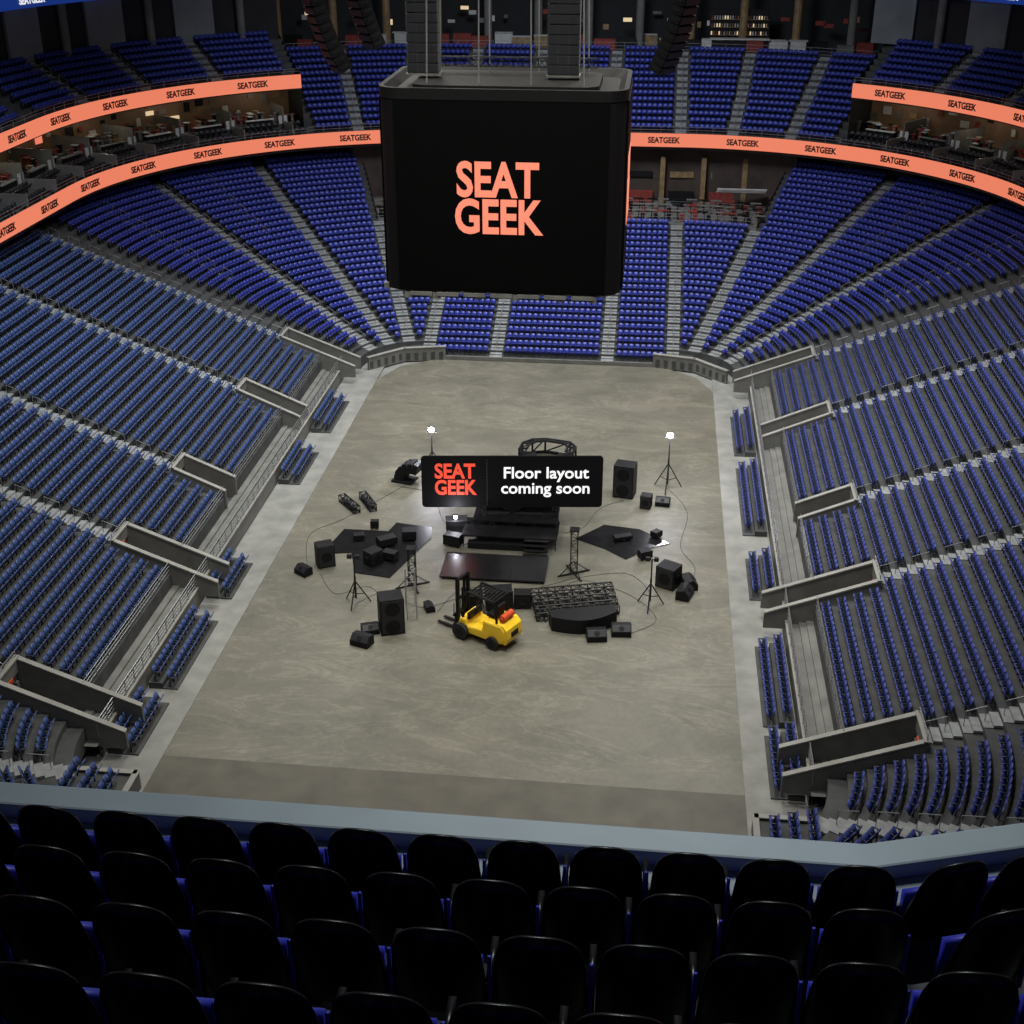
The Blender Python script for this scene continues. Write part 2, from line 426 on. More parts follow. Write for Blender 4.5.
def railing(b,sts,r,z,h=.9,bars=3,post=2.0,m=0,rad=.022):
    pts=[Vector((cx+nx*r,cy+ny*r,z)) for cx,cy,nx,ny in sts]
    for k in range(bars):
        u=Vector((0,0,h*(k+1)/bars)); b.path([p+u for p in pts],rad,m,5)
    for p,q in zip(pts[:-1],pts[1:]):
        n=max(1,int((q-p).length/post))
        for i in range(n):
            a=p.lerp(q,i/n); b.tube(a,a+Vector((0,0,h)),rad,m,5)
for sg in(-1,1):
    railing(rl,st_line((sg*CX,-CYN),(sg*CX,CY-2),(sg,0)),R0+3.02,1.2,.9,4,1.2,rad=.028)
    e=[-28.9]+sum([[y-VW,y+VW] for y in ys],[])+[27]
    for k in range(2,len(e)-2,2):
        railing(rl,st_line((sg*CX,e[k]),(sg*CX,e[k+1]),(sg,0)),R0+row_d(4)+.05,row_z(4),.75,3,1.5)
for dr in(.1,2.6,5.2): railing(rl,CEN,pr+dr,pz,1.0,3,1.6)
for c,s in((CX,1),(-CX,-1)):
    n=(s*math.cos(math.radians(14)),math.sin(math.radians(14)))
    aisle((c,CY),n,16,NROW,apos,.357,w=.6)
    n=(s*math.cos(math.radians(39)),math.sin(math.radians(39)))
    aisle((c,CY),n,20,NROW,apos,.357,w=.6)

# ------------------------------------------------------------ upper structure
SIDE_L=LEFT+st_arc((-CX,CY),180,121,20); SIDE_R=st_arc((CX,CY),59,0,20)+RIGHT
FARARC=st_arc((-CX,CY),121,90,10)+FAR+st_arc((CX,CY),90,59,10)
ALL=LEFT+st_arc((-CX,CY),180,90,36)+FAR+st_arc((CX,CY),90,0,36)+RIGHT
b=B(); wallsweep(b,ALL,29.5,29.7,14.2,15.5); rib=b.obj('led_ribbon_board',[ORG])
b=B(); wallsweep(b,SIDE_L,31.3,31.5,19.75,21.05); ribl=b.obj('led_ribbon_board',[ORG])
b=B(); wallsweep(b,SIDE_R,31.3,31.5,19.75,21.05); ribr=b.obj('led_ribbon_board',[ORG])
b=B(); wallsweep(b,SIDE_L,37.4,37.6,28.6,29.9); wallsweep(b,SIDE_R,37.4,37.6,28.6,29.9); ribb=b.obj('led_ribbon_board',[BLUL])
b=B()
sweep(b,ALL,[(29.7,15.5),(29.75,13.9),(34,13.4),(34,12.0)],0)
sweep(b,ALL,[(R0+row_d(NROW),row_z(NROW-1)),(35,row_z(NROW-1)),(35,14.5)],1)
for S in(SIDE_L,SIDE_R):
    sweep(b,S,[(29.7,15.3),(31.1,15.3),(31.1,15.75),(32.5,15.75),(32.5,16.2),(37,16.2)],1)
    sweep(b,S,[(37,19.6),(31.5,19.6),(31.5,20.9),(32.2,20.9)],0)
b.obj('club_level_slab',[WALLD,CONCD])
b=B()
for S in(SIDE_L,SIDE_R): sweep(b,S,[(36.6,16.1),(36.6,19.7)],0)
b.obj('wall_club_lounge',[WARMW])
b=B(); sweep(b,st_arc((-CX,CY),112,90)+FAR+st_arc((CX,CY),90,68),[(31.5,pz-.1),(31.5,14.3)],0); b.obj('wall_end_lounge',[DWARM])

def along(S,step,r=31):
    P=[(a[0]+a[2]*r,a[1]+a[3]*r) for a in S]; out=[]; need=step*.5
    for i in range(len(S)-1):
        L=math.hypot(P[i+1][0]-P[i][0],P[i+1][1]-P[i][1]); pos=0
        while L-pos>=need:
            pos+=need; need=step; t=pos/L; a,c=S[i],S[i+1]
            nx=a[2]*(1-t)+c[2]*t; ny=a[3]*(1-t)+c[3]*t; l=math.hypot(nx,ny)
            out.append((a[0]*(1-t)+c[0]*t,a[1]*(1-t)+c[1]*t,nx/l,ny/l))
        need-=L-pos
    return out
fu=B(); CP=[];CA=[]
for S in(SIDE_L,SIDE_R):
    for j,(cx,cy,nx,ny) in enumerate(along(S,.6)):
        ang=math.atan2(ny,nx); m9=j%9
        if m9<7:
            for r,z in((30.3,15.3),(31.7,15.75)):
                CP.append((cx+nx*r,cy+ny*r,z)); CA.append(math.atan2(-ny,-nx)-math.pi/2)
        for _ in range(2):
            r=33.2+random.random()*2.6
            k=random.choice([1,2,3,3,4,0,1])
            h=random.choice([.5,.9,1.1,.8]); o=random.random()*.3
            fu.box((cx+nx*r-ny*o,cy+ny*r+nx*o,16.2+h-.03),(.4+random.random()*.3,.4+random.random()*.3,.08),k,rz=ang)
            fu.box((cx+nx*r-ny*o,cy+ny*r+nx*o,16.2+h/2),(.25,.25,h),k if k!=1 else 0,rz=ang)
        if j%2==0:
            fu.box((cx+nx*36.4,cy+ny*36.4,17.0+random.random()*1.8),(.1,.4+random.random()*.6,.3+random.random()*.7),random.choice([0,2,5,3,4,1,7,1]),rz=ang)
        if m9==8:
            fu.box((cx+nx*34.6,cy+ny*34.6,17.0),(4.2,.14,1.7),4,rz=ang)
            fu.box((cx+nx*31.0,cy+ny*31.0,16.1),(2.6,.1,.9),6,rz=ang)
            fu.box((cx+nx*32.7,cy+ny*32.7,16.6),(.12,.9,.8),1,rz=ang)
        if m9==4:
            fu.box((cx+nx*32.65,cy+ny*32.65,16.75),(.5,3.0,.07),random.choice([1,4]),rz=ang)
            fu.box((cx+nx*32.65,cy+ny*32.65,16.45),(.1,2.8,.6),0,rz=ang)
    railing(rl,S,29.75,15.5,.5,2,2.5)
fu.obj('club_lounge_furniture',[BLACK,WHT,TAN,MAROON,CONCM,WARM,STEEL,ORG])
P=np.array(CP);A=np.array(CA);k=visible(P)
inst_mesh('club_seating',TV,TQ,TM,P[k],A[k],[DARK,BLACK,FRAME])
fu=B()
for x in np.arange(-19,19,1.3):
    for r in(pr+1.6,pr+4.2,pr+6.6):
        y=CY+math.sqrt(max(r*r-max(0,abs(x)-CX)**2,0))
        k=random.choice([0,3,4,4,0,4])
        fu.box((x+random.random()*.4,y,pz+.9),(1.1,.55,.06),k)
        fu.tube((x+.2,y,pz),(x+.2,y,pz+.9),.05,0)
        fu.box((x+.6,y-.5,pz+.35),(.4,.4,.7),random.choice([3,0,4,0]))
for x in np.arange(-20,21,4.2):
    fu.box((x,CY+30.9,pz+2.4),(.5,.5,4.8),2)
    fu.box((x+2,CY+31.35,pz+2.9),(2.4,.1,.6),random.choice([0,4,2,0,4]))
    fu.box((x+2,CY+31.2,pz+.6),(2.6,.5,1.2),random.choice([0,3,4]))
for k in range(4): fu.box((17.5,CY+28.4+.4*k,pz+2.2-.2*k),(5,.3,.06),1)
fu.obj('end_lounge_furniture',[BLACK,WHT,TAN,MAROON,CONCM,WARM])

up=B()
NU=7; NF=13
upos=lambda i:(32.2+.85*i,20.9+.48*i)
fpos=lambda i:(29.9+.85*i,15.5+.52*i)
def stair2(pos,n):
    p=[]
    for i in range(n):
        r,z=pos(i); p+=[(r,z),(r+.85,z)]
    return p
for S in(SIDE_L,SIDE_R): sweep(up,S,stair2(upos,NU)+[(38.4,upos(NU-1)[1])])
sweep(up,FARARC,stair2(fpos,NF))
up.obj('upper_deck_terrace',[CONCD])
L=[]
seatU=lambda i:(upos(i)[0]+.62,upos(i)[1]); seatF=lambda i:(fpos(i)[0]+.62,fpos(i)[1])
UA=[2,16,30,44,58]
for k in range(4):
    L.append(seats_arc((CX,CY),UA[k],UA[k+1],range(NU),seatU)); L.append(seats_arc((-CX,CY),180-UA[k],180-UA[k+1],range(NU),seatU))
for sg in(-1,1):
    for a,bb in((16,27),(5,16),(-6,5)): L.append(seats_straight((sg*CX,0),(sg,0),a,bb,'y',range(NU),seatU))
FA=[59.5,69,80,90]
for k in range(3):
    L.append(seats_arc((CX,CY),FA[k],FA[k+1],range(NF),seatF)); L.append(seats_arc((-CX,CY),180-FA[k],180-FA[k+1],range(NF),seatF))
for a,bb in((-11,-4),(-4,4),(4,11)): L.append(seats_straight((0,CY),(0,1),a,bb,'x',range(NF),seatF))
make_seats('upper_deck_seating',L,SEAT_F)
for sg in(-1,1):
    for a in UA[1:4]: aisle((sg*CX,CY),(sg*math.cos(math.radians(a)),math.sin(math.radians(a))),0,NU,upos,.48)
    for y in(16,5): aisle((sg*CX,y),(sg,0),0,NU,upos,.48)
    for a in FA[1:]: aisle((sg*CX,CY),(sg*math.cos(math.radians(a)),math.sin(math.radians(a))),0,NF,fpos,.52)
aisle((-4,CY),(0,1),0,NF,fpos,.52); aisle((4,CY),(0,1),0,NF,fpos,.52)
railing(rl,FARARC,30.0,15.5,.6,2,2.0)
railing(rl,FARARC,29.9+.85*NF+.1,fpos(NF-1)[1]+.1,1.0,3,1.5)
for S in(SIDE_L,SIDE_R): railing(rl,S,31.6,21.1,.5,2,2)
st.obj('aisle_stairs',[STEP]); rl.obj('aisle_handrails',[STEEL])

b=B()
for S in(SIDE_L,SIDE_R): sweep(b,S,[(38.4,23.5),(38.4,36)],0)
for c,a,s in((-CX,121,-1),(CX,59,1)):
    nx,ny=math.cos(math.radians(a)),math.sin(math.radians(a))
    b.add([(c+nx*r,CY+ny*r,z) for r,z in((31.4,15.3),(51,15.3),(51,36),(38.4,36),(38.4,24.2),(31.4,20.9))],[(0,1,2,3,4,5)],0)
b.obj('wall_upper_side',[WALLD])
b=B()
for S in(SIDE_L,SIDE_R):
    for j,(cx,cy,nx,ny) in enumerate(along(S,1.0)):
        if j%8==0: b.box((cx+nx*38.1,cy+ny*38.1,29.8),(.3,4.2,11.5),0,rz=math.atan2(ny,nx))
        if j%8==4: b.tube((cx+nx*37.9,cy+ny*37.9,23.8),(cx+nx*37.9,cy+ny*37.9,36),.4,1,12)
b.obj('wall_grey_panels',[PANEL,CONCM])
b=B(); fr=29.9+.85*NF; fz=fpos(NF-1)[1]+.1
sweep(b,FARARC,[(fr,fz-.5),(fr,fz),(51,fz)],1); sweep(b,FARARC,[(51,fz),(51,36)],0)
b.obj('wall_end_concourse',[WALLD,CONCD])
b=B()
for x in np.arange(-32,40,2.3):
    r=43+random.random()*5; y=CY+math.sqrt(max(1,r*r-max(0,abs(x)-CX)**2))
    k=random.choice([0,2,3,4,0,0,1])
    b.box((x,y,fz+.55),(1.4+random.random(),.8,1.1),k)
    if k in(1,2): b.box((x,y,fz+1.13),(2.0,1.0,.08),1)
    for q in range(2):
        if random.random()<.6: b.box((x+q*.9,y+2,fz+2.0+random.random()*1.6),(.4+random.random()*.7,.15,.3+random.random()*.3),random.choice([1,5,3,2,4]))
for x in np.arange(-33,36,5.6):
    y=CY+math.sqrt(max(1,46**2-max(0,abs(x)-CX)**2)); b.tube((x,y,fz),(x,y,36),.45,2 if int(x)%2 else 4,12)
b.box((17,CY+43.3,fz+.6),(6,.9,1.2),0); b.box((17,CY+43.3,fz+1.25),(6.3,1.2,.12),1); b.box((17,CY+46,fz+2.4),(6.5,.4,3.2),0)
for z in(1.4,2.2,3.0):
    b.box((17,CY+45.7,fz+z-.03),(6.2,.3,.05),2)
    for k in range(22): b.tube((14+k*.28,CY+45.7,fz+z),(14+k*.28,CY+45.7,fz+z+.35),.07,random.choice([5,1,3,2,1]),6)
b.obj('concourse_bar_fixtures',[BLACK,WHT,TAN,MAROON,CONCM,WARM])

# ------------------------------------------------------------ text helper
def text(s,size,loc,nrm,mt,parent,bold=.0,name='lettering',ext=.01,sx=1,align='CENTER'):
    cu=bpy.data.curves.new(name,'FONT'); cu.body=s; cu.size=size; cu.align_x=align; cu.align_y='CENTER'
    cu.extrude=ext; cu.offset=bold; cu.resolution_u=4
    cu.materials.append(mt)
    o=bpy.data.objects.new(name,cu); scene.collection.objects.link(o)
    n=Vector(nrm).normalized(); z=Vector((0,0,1)); x=z.cross(n).normalized()
    R=Matrix((x,n.cross(x),n)).transposed().to_4x4()
    if parent: o.parent=parent
    o.matrix_basis=Matrix.Translation(loc)@R@Matrix.Diagonal((sx,1,1,1))
    return o
for S,r,z,par,mt in((ALL,29.42,14.85,rib,TXTK),(SIDE_L,31.22,20.4,ribl,TXTK),(SIDE_R,31.22,20.4,ribr,TXTK),(SIDE_L,37.3,29.2,ribb,SIGNW),(SIDE_R,37.3,29.2,ribb,SIGNW)):
    for (cx,cy,nx,ny) in along(S,7.9,r):
        p=(cx+nx*r,cy+ny*r,z)
        if p[1]<-8 : continue
        text('SEATGEEK',.80,p,(-nx,-ny,0),mt,par,bold=.03,sx=.86)

# ------------------------------------------------------------ scoreboard
def rrect(hx,hy,r,k=6):
    out=[]
    for (sx,sy,a0) in((1,1,0),(-1,1,90),(-1,-1,180),(1,-1,270)):
        for i in range(k+1):
            a=math.radians(a0+90*i/k); out.append((sx*(hx-r)+r*math.cos(a),sy*(hy-r)+r*math.sin(a)))
    return out
b=B()
def ring(b,secs,m=0):
    n=len(secs[0][0]); vs=[]
    for P,z in secs: vs+=[(x,y,z) for x,y in P]
    fs=[]
    for j in range(len(secs)-1):
        for k in range(n): fs.append((j*n+k,j*n+(k+1)%n,(j+1)*n+(k+1)%n,(j+1)*n+k))
    fs.append(tuple(range(n-1,-1,-1))); fs.append(tuple(range((len(secs)-1)*n,len(secs)*n)))
    b.add(vs,fs,m)
HX,HY=7.05,4.6; SX=-.05
ring(b,[(rrect(HX-.5,HY-.5,1.0),16.95),(rrect(HX-.05,HY-.05,1.2),17.2),(rrect(HX-.05,HY-.05,1.2),28.35)],0)
ring(b,[(rrect(HX+.02,HY+.02,1.25),28.2),(rrect(HX+.02,HY+.02,1.25),28.8),(rrect(HX-.25,HY-.25,1.0),28.8),(rrect(HX-1.3,HY-1.1,1.0),27.6)],0)
ring(b,[(rrect(HX-1.7,HY-1.5,.9),28.3),(rrect(HX-1.7,HY-1.5,.9),28.75)],1)
b.box((0,-HY,22.75),(12.2,.12,10.8),2); b.box((0,HY,22.75),(12.2,.12,10.8),2)
b.box((HX,0,22.75),(.12,7.0,10.8),2); b.box((-HX,0,22.75),(.12,7.0,10.8),2)
for x in(-5.6,-3.9,-1.4,.8,3.5,5.4): b.box((x,-HY+.3,16.9),(.45,.45,.36),4)
for x in np.arange(-4.8,5,1.6): b.box((x,-HY+.05,17.03),(1.3,.3,.2),4)
b.box((-7.0,-3.6,17.2),(.4,.4,.35),4)
for x in(-4.5,-1.5,1.5,4.5):
    for y in(-2.5,2.5): b.tube((x,y,28.3),(x*.9,y*.9,46),.045,3)
b.truss((-5.0,2.0,29.4),(5.0,2.0,29.4),.5,0)
sb=b.obj('hanging_scoreboard',[SBLK,SBLK,GLOSS,STEEL,CONCM],(SX,0,0))
for s,z,sx in(('SEAT',23.75,.78),('GEEK',21.63,.77)):
    text(s,2.72,(-.2,-HY-.1,z),(0,-1,0),ORGT,sb,bold=.08,sx=sx)
    text(s,2.72,(HX+.1,0,z),(1,0,0),ORGT,sb,bold=.08,sx=sx)

def line_array(name,x,y,zb,n,curve,w,rz=0):
    b=B(); z=zb; yy=0
    for k in range(n):
        h=.5; t=curve*(1-k/n)
        T=Matrix.Translation((0,yy,z))@Matrix.Rotation(t,4,'X')
        b.prism([(-.35,-.22),(-.42,.22),(.42,.24),(.42,-.24)],w,0,T,axis='X')
        b.box((0,-.43,0),(w*.9,.03,.36),1,T)
        b.box((w/2+.02,0,0),(.04,.5,.1),2,T); b.box((-w/2-.02,0,0),(.04,.5,.1),2,T)
        z+=h*math.cos(t); yy-=h*math.sin(t)
    b.box((0,yy,z),(w+.1,1.0,.12),2)
    b.tube((-.4,yy,z),(-.4,yy,46),.03,2); b.tube((.4,yy,z),(.4,yy,46),.03,2)
    return b.obj(name,[BLACK,DARK,TRUSSM],(x,y,0),rz)
line_array('hanging_line_array_speaker',-10.1,0,29.3,15,.5,1.3,-.9)
line_array('hanging_line_array_speaker',-8.5,2,30.4,13,.45,1.2,-.7)
line_array('hanging_line_array_speaker',8.8,0,29.5,15,.5,1.4,.9)
def sub_hang(x,y,zb):
    b=B()
    for k in range(13):
        z=zb+.55*k
        b.box((0,0,z),(1.85,.9,.50),0)
        for q in(-1,0,1): b.box((q*.6,-.47,z),(.54,.04,.42),1)
    b.box((0,0,zb-.34),(1.95,1.0,.1),2)
    for q in(-.7,.7): b.tube((q,0,zb+7),(q,0,46),.03,2)
    return b.obj('hanging_subwoofer_array',[CONCD,DARK,CONCM],(x,y,0))
sub_hang(-5.1,0,29.3); sub_hang(3.1,0,29.3)

# ------------------------------------------------------------ foreground balcony
BX,BY=1.76,7.5; TH=math.radians(17)
def bend(s,al):
    bx=BX+.15*s; by=BY-s
    if al<=0: return (CAM.x+bx+al,CAM.y+by,0.0)
    return (CAM.x+bx+al*math.cos(TH),CAM.y+by+al*math.sin(TH),TH)
def strip(b,s0,s1,z0,z1,m):
    vs=[]
    for s in(s0,s1):
        for a in(-14,0,12):
            x,y,_=bend(s,a); vs+=[(x,y,z0),(x,y,z1)]
    f=[]
    for k in range(2):
        i=2*k; f+=[(i,i+2,i+3,i+1),(i+6,i+7,i+9,i+8),(i+1,i+3,i+9,i+7),(i,i+6,i+8,i+2)]
    b.add(vs,f,m)
RISE=.42; TZ=33.02
b=B()
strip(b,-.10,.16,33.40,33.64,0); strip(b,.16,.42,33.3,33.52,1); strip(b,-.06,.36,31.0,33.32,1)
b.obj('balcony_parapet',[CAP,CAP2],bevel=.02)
b=B()
for k in range(9):
    strip(b,.20+.85*k-(.0 if k else -.2),1.05+.85*k,31.2 if k<1 else 31.9+RISE*k,TZ+.02+RISE*k,0)
b.obj('balcony_terrace',[CONCD])
def shell_template():
    b=B(); nx,nz=16,8; vs=[]
    W=.262
    for lay in(0,1):
        for j in range(nz+1):
            t=j/nz
            for i in range(nx+1):
                u=-1+2*i/nx
                top=1.10-.30*(1-math.sqrt(max(0,1-.97*abs(u)**2.3)))
                z=.30+(top-.30)*t
                w=W*(1-.02*t-.05*t*t)
                y=.14-.18*t -.085*(1-u*u) + (0 if lay==0 else -.07*(1-.7*t**4)*(1-.5*abs(u)**4))
                vs.append((u*w,y,z))
    n=nx+1; off=n*(nz+1); fs=[];ms=[]
    for j in range(nz):
        for i in range(nx):
            a=j*n+i
            fs.append((a,a+1,a+n+1,a+n)); ms.append(1)
            fs.append((off+a+1,off+a,off+a+n,off+a+n+1)); ms.append(1)
    for i in range(nx):
        a=nz*n+i; fs.append((a,a+1,off+a+1,off+a)); ms.append(1)
        a=i; fs.append((a+1,a,off+a,off+a+1)); ms.append(1)
    for j in range(nz):
        a=j*n; fs.append((a,a+n,off+a+n,off+a)); ms.append(1)
        a=j*n+nx; fs.append((a+n,a,off+a,off+a+n)); ms.append(1)
    b.v+=vs;b.f+=fs;b.m+=ms
    b.box((0,.17,.44),(.44,.06,.34),0)
    b.box((0,.20,.34),(.40,.10,.08),1)
    b.box((.275,.20,.58),(.04,.30,.05),1); b.box((.275,.14,.30),(.04,.09,.56),1); b.box((.275,.16,.02),(.09,.24,.04),1)
    b.box((.275,.05,.50),(.022,.02,.50),0)
    return b.v,b.f,b.m
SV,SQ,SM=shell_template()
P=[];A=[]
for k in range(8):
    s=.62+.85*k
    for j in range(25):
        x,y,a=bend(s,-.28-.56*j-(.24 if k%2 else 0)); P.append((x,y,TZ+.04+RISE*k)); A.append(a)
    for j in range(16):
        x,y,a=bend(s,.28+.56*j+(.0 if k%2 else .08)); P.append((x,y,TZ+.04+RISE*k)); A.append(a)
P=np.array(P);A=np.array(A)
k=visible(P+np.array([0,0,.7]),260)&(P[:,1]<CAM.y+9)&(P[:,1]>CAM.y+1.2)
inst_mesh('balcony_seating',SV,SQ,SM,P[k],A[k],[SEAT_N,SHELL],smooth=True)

# ------------------------------------------------------------ floor equipment
def forklift(loc,rz,sc):
    root=empty('forklift',loc); root.rotation_euler=(0,0,rz); root.scale=(sc,)*3
    b=B(); b.prism([(-1.25,.3),(-1.42,.5),(-1.42,.95),(-1.25,1.18),(-.35,1.18),(-.28,.72),(.45,.66),(.55,.95),(.85,.95),(.95,.6),(.95,.28),(-1.0,.26)],1.2,0)
    b.obj('body',[YEL],parent=root,bevel=.09)
    b=B(); b.prism([(-1.46,.32),(-1.54,.6),(-1.5,1.0),(-1.3,1.2),(-.9,1.22),(-.9,.32)],1.1,0); b.box((-1.54,0,.7),(.04,.5,.25),1)
    b.obj('counterweight',[YEL,BLACK],parent=root,bevel=.12)
    b=B()
    for x,r,w in((.72,.36,.28),(-.85,.29,.22)):
        for s in(-1,1):
            b.tube((x,s*.52,r),(x,s*(.52+w),r),r,0,20); b.tube((x,s*(.52+w),r),(x,s*(.53+w),r),r*.5,1,14)
    b.obj('wheels',[RUB,BLACK],parent=root)
    b=B()
    b.box((-.55,0,1.27),(.5,.5,.14),0); b.box((-.83,0,1.55),(.12,.5,.6),0,ry=-.15)
    b.tube((.45,0,.9),(.2,0,1.42),.03,0)
    for k in range(12):
        a=2*math.pi*k/12;c=2*math.pi*(k+1)/12
        f=lambda t:(.2+.10*math.cos(t),.19*math.sin(t),1.42+.14*math.cos(t))
        b.tube(f(a),f(c),.02,0)
    b.box((.48,0,1.02),(.12,.9,.3),0)
    b.obj('seat_and_controls',[BLACK],parent=root,bevel=.02)
    b=B()
    for s in(-1,1):
        b.path([(-1.0,s*.5,1.15),(-.85,s*.48,2.12),(.45,s*.48,2.2),(.72,s*.5,.95)],.055,0)
    for x in np.linspace(-.85,.45,9): b.tube((x,-.48,2.13),(x,.48,2.13),.04,0)
    b.obj('overhead_guard',[BLACK],parent=root)
    b=B()
    for s in(-1,1):
        b.box((1.08,s*.36,1.3),(.14,.1,2.5),0); b.box((1.2,s*.26,1.3),(.1,.07,2.3),0)
        b.box((1.7,s*.22,.1),(1.1,.13,.05),0); b.box((1.3,s*.22,.45),(.05,.13,.75),0)
    for z in(.3,.9,1.6,2.5): b.box((1.1,0,z),(.1,.8,.1),0)
    for z in(.35,.8): b.box((1.26,0,z),(.06,.9,.1),0)
    for y in np.linspace(-.4,.4,6): b.tube((1.26,y,.8),(1.26,y,1.35),.02,0)
    b.tube((1.1,0,.3),(1.1,0,2.0),.05,0)
    b.obj('mast_and_forks',[BLACK],parent=root)
    b=B(); b.tube((-1.15,-.36,1.38),(-1.15,.36,1.38),.15,0,16); b.tube((-1.15,.36,1.38),(-1.15,.44,1.38),.07,0,10)
    b.obj('fuel_tank',[RED],parent=root)
    return root
forklift((.15,-15.3,.012),math.radians(152),1.38)

def speaker(loc,d,rz=0,name='loudspeaker_cabinet'):
    b=B(); w,dp,h=d
    b.box((0,0,h/2+.03),(w,dp,h),0)
    b.box((0,-dp/2-.015,h/2+.03),(w*.9,.03,h*.93),1)
    for k in range(max(1,int(round(h/w)))):
        zc=h*(k+.5)/max(1,int(round(h/w)))
        b.tube((0,-dp/2-.03,zc),(0,-dp/2-.05,zc),w*.32,0,16); b.tube((0,-dp/2-.05,zc),(0,-dp/2-.06,zc),w*.12,0,10)
    for s in(-1,1): b.box((s*(w/2+.015),0,h*.6),(.03,.25,.12),1)
    for x in(-1,1):
        for y in(-1,1): b.box((x*w*.4,y*dp*.4,.015),(.1,.1,.03),0)
    return b.obj(name,[BLACK,DARK,STEEL],loc,rz,bevel=.025)
speaker((-5.3,-15.2,0),(1.4,1.2,2.3),.35)
speaker((7.6,4.4,0),(1.45,1.2,2.4),-.2)
speaker((10.7,-8.2,0),(1.25,1.1,1.4),-.5)
speaker((9.15,2.6,0),(.75,.7,.95),-.2)
speaker((-11.0,-7.9,0),(1.1,.9,1.5),.5)
speaker((-8.0,-7.4,.06),(1.0,.8,.9),.9)
def wedge(loc,rz,sc=1.):
    b=B(); b.prism([(-.35,0),(.35,0),(.35,.28),(.05,.58),(-.35,.5)],1.0,0)
    T=Matrix.Translation((.215,0,.45))@Matrix.Rotation(math.radians(45),4,'Y')
    b.box((0,0,0),(.36,.92,.02),1,T); b.tube((0,0,0),(0,0,.03),.14,0,12,T)
    return b.obj('stage_monitor_wedge',[BLACK,DARK],loc,rz,bevel=.02,sc=sc)
wedge((-6.7,-16.9,0),-1.9,1.15); wedge((-6.5,-15.6,0),-1.2,1.0); wedge((10.3,3.1,0),-1.7,1.0)
wedge((11.7,-9.5,0),-.3,1.2); wedge((12.0,-8.2,0),.2,1.2); wedge((6.6,-14.9,0),-1.4,1.15); wedge((8.0,-14.2,0),-1.5,1.15)
wedge((-12.1,-9.2,0),-2.2,1.0); wedge((-3.5,-12.7,0),.4,.8)

def tripod(loc,h,lit=False,spread=.9,name='lighting_tripod'):
    b=B()
    b.tube((0,0,.5),(0,0,h),.045,0); b.tube((0,0,.4),(0,0,h*.6),.065,0)
    for k in range(3):
        a=k*2*math.pi/3+.4; e=(spread*math.cos(a),spread*math.sin(a),.03)
        b.tube((0,0,h*.5),e,.04,0); b.tube((0,0,.7),((e[0]*.62),(e[1]*.62),h*.5*.40),.028,0)
    b.tube((-.4,0,h),(.4,0,h),.035,0)
    if lit:
        b.box((0,0,h+.2),(.5,.16,.4),0); b.tube((0,-.08,h+.2),(0,-.11,h+.2),.2,1,16)
    else:
        for x in(-.25,.25):
            b.box((x,-.02,h+.05),(.26,.2,.24),0); b.box((x,-.13,h+.05),(.20,.02,.18),2)
    o=b.obj(name,[TRUSSM,LAMP,DARK],loc)
    if lit:
        l=bpy.data.lights.new('work_lamp','POINT'); l.energy=850; l.shadow_soft_size=.15; l.color=(.88,.88,1)
        lo=bpy.data.objects.new('work_lamp',l); scene.collection.objects.link(lo); lo.location=(0,-.5,h+.3); lo.parent=o
    return o
tripod((-6.6,7.2,0),3.0,True); tripod((10.6,5.7,0),4.0,True,1.1)
tripod((-8.0,-12.5,0),3.2); tripod((9.6,-10.9,0),3.2)
def tower(loc,h):
    b=B(); b.truss((0,0,.1),(0,0,h),.42,0,.03)
    for a in range(4):
        d=Vector((math.cos(a*math.pi/2+.5),math.sin(a*math.pi/2+.5),0))
        b.tube(d*1.1+Vector((0,0,.06)),Vector((0,0,.06)),.06,0); b.tube(d*1.0+Vector((0,0,.06)),Vector((0,0,.9)),.03,0)
    b.box((0,0,h+.05),(.6,.6,.08),0)
    return b.obj('truss_tower',[TRUSSM],loc)
tower((-5.0,-10.0,0),2.6); tower((4.8,-7.4,0),3.1)
b=B()
for s in(-.28,.28): b.tube((s,0,.03),(s,.9,3.0),.035)
for k in range(10): t=(k+.7)/10.5; b.tube((-.28,.9*t,3*t),(.28,.9*t,3*t),.022)
for s in(-.28,.28): b.tube((s,1.8,.03),(s,.9,3.0),.03)
b.obj('step_ladder',[ALU],(-4.3,-14.0,0),.25)
def sheet(name,pts,z):
    b=B(); n=len(pts)
    b.add([(x,y,z) for x,y in pts]+[(x,y,.014) for x,y in pts],[tuple(range(n))]+[(k,n+k,n+(k+1)%n,(k+1)%n) for k in range(n)])
    return b.obj(name,[TARP])
sheet('black_stage_cloth',[(-11.6,-6.6),(-9.7,-6.2),(-8.9,-8.8),(-6.6,-9.2),(-4.9,-3.6),(-5.1,-2.1),(-7.6,-1.7),(-7.9,-3.0),(-10.9,-3.0)],.06)
sheet('black_stage_cloth',[(4.6,-2.7),(6.4,-.5),(8.8,-.9),(10.8,-2.7),(9.4,-3.6),(8.0,-5.2),(6.6,-3.9)],.06)
b=B()
b.box((-.2,-7.4,.2),(6.6,3.2,.1),0)
for x in(-3.3,-1.1,1.0,2.9):
    for y in(-8.8,-6.0): b.box((x,y,.08),(.12,.12,.16),1)
for x in(-1.3,.9): b.box((x,-7.4,.256),(.02,3.2,.012),1)
b.obj('low_stage_deck',[TARP,TRUSSM])
b=B()
lv=[(.4,-3.3,6.2,2.6,.9),(.6,-1.9,5.6,2.4,1.3),(.8,-.4,5.0,2.2,1.7)]
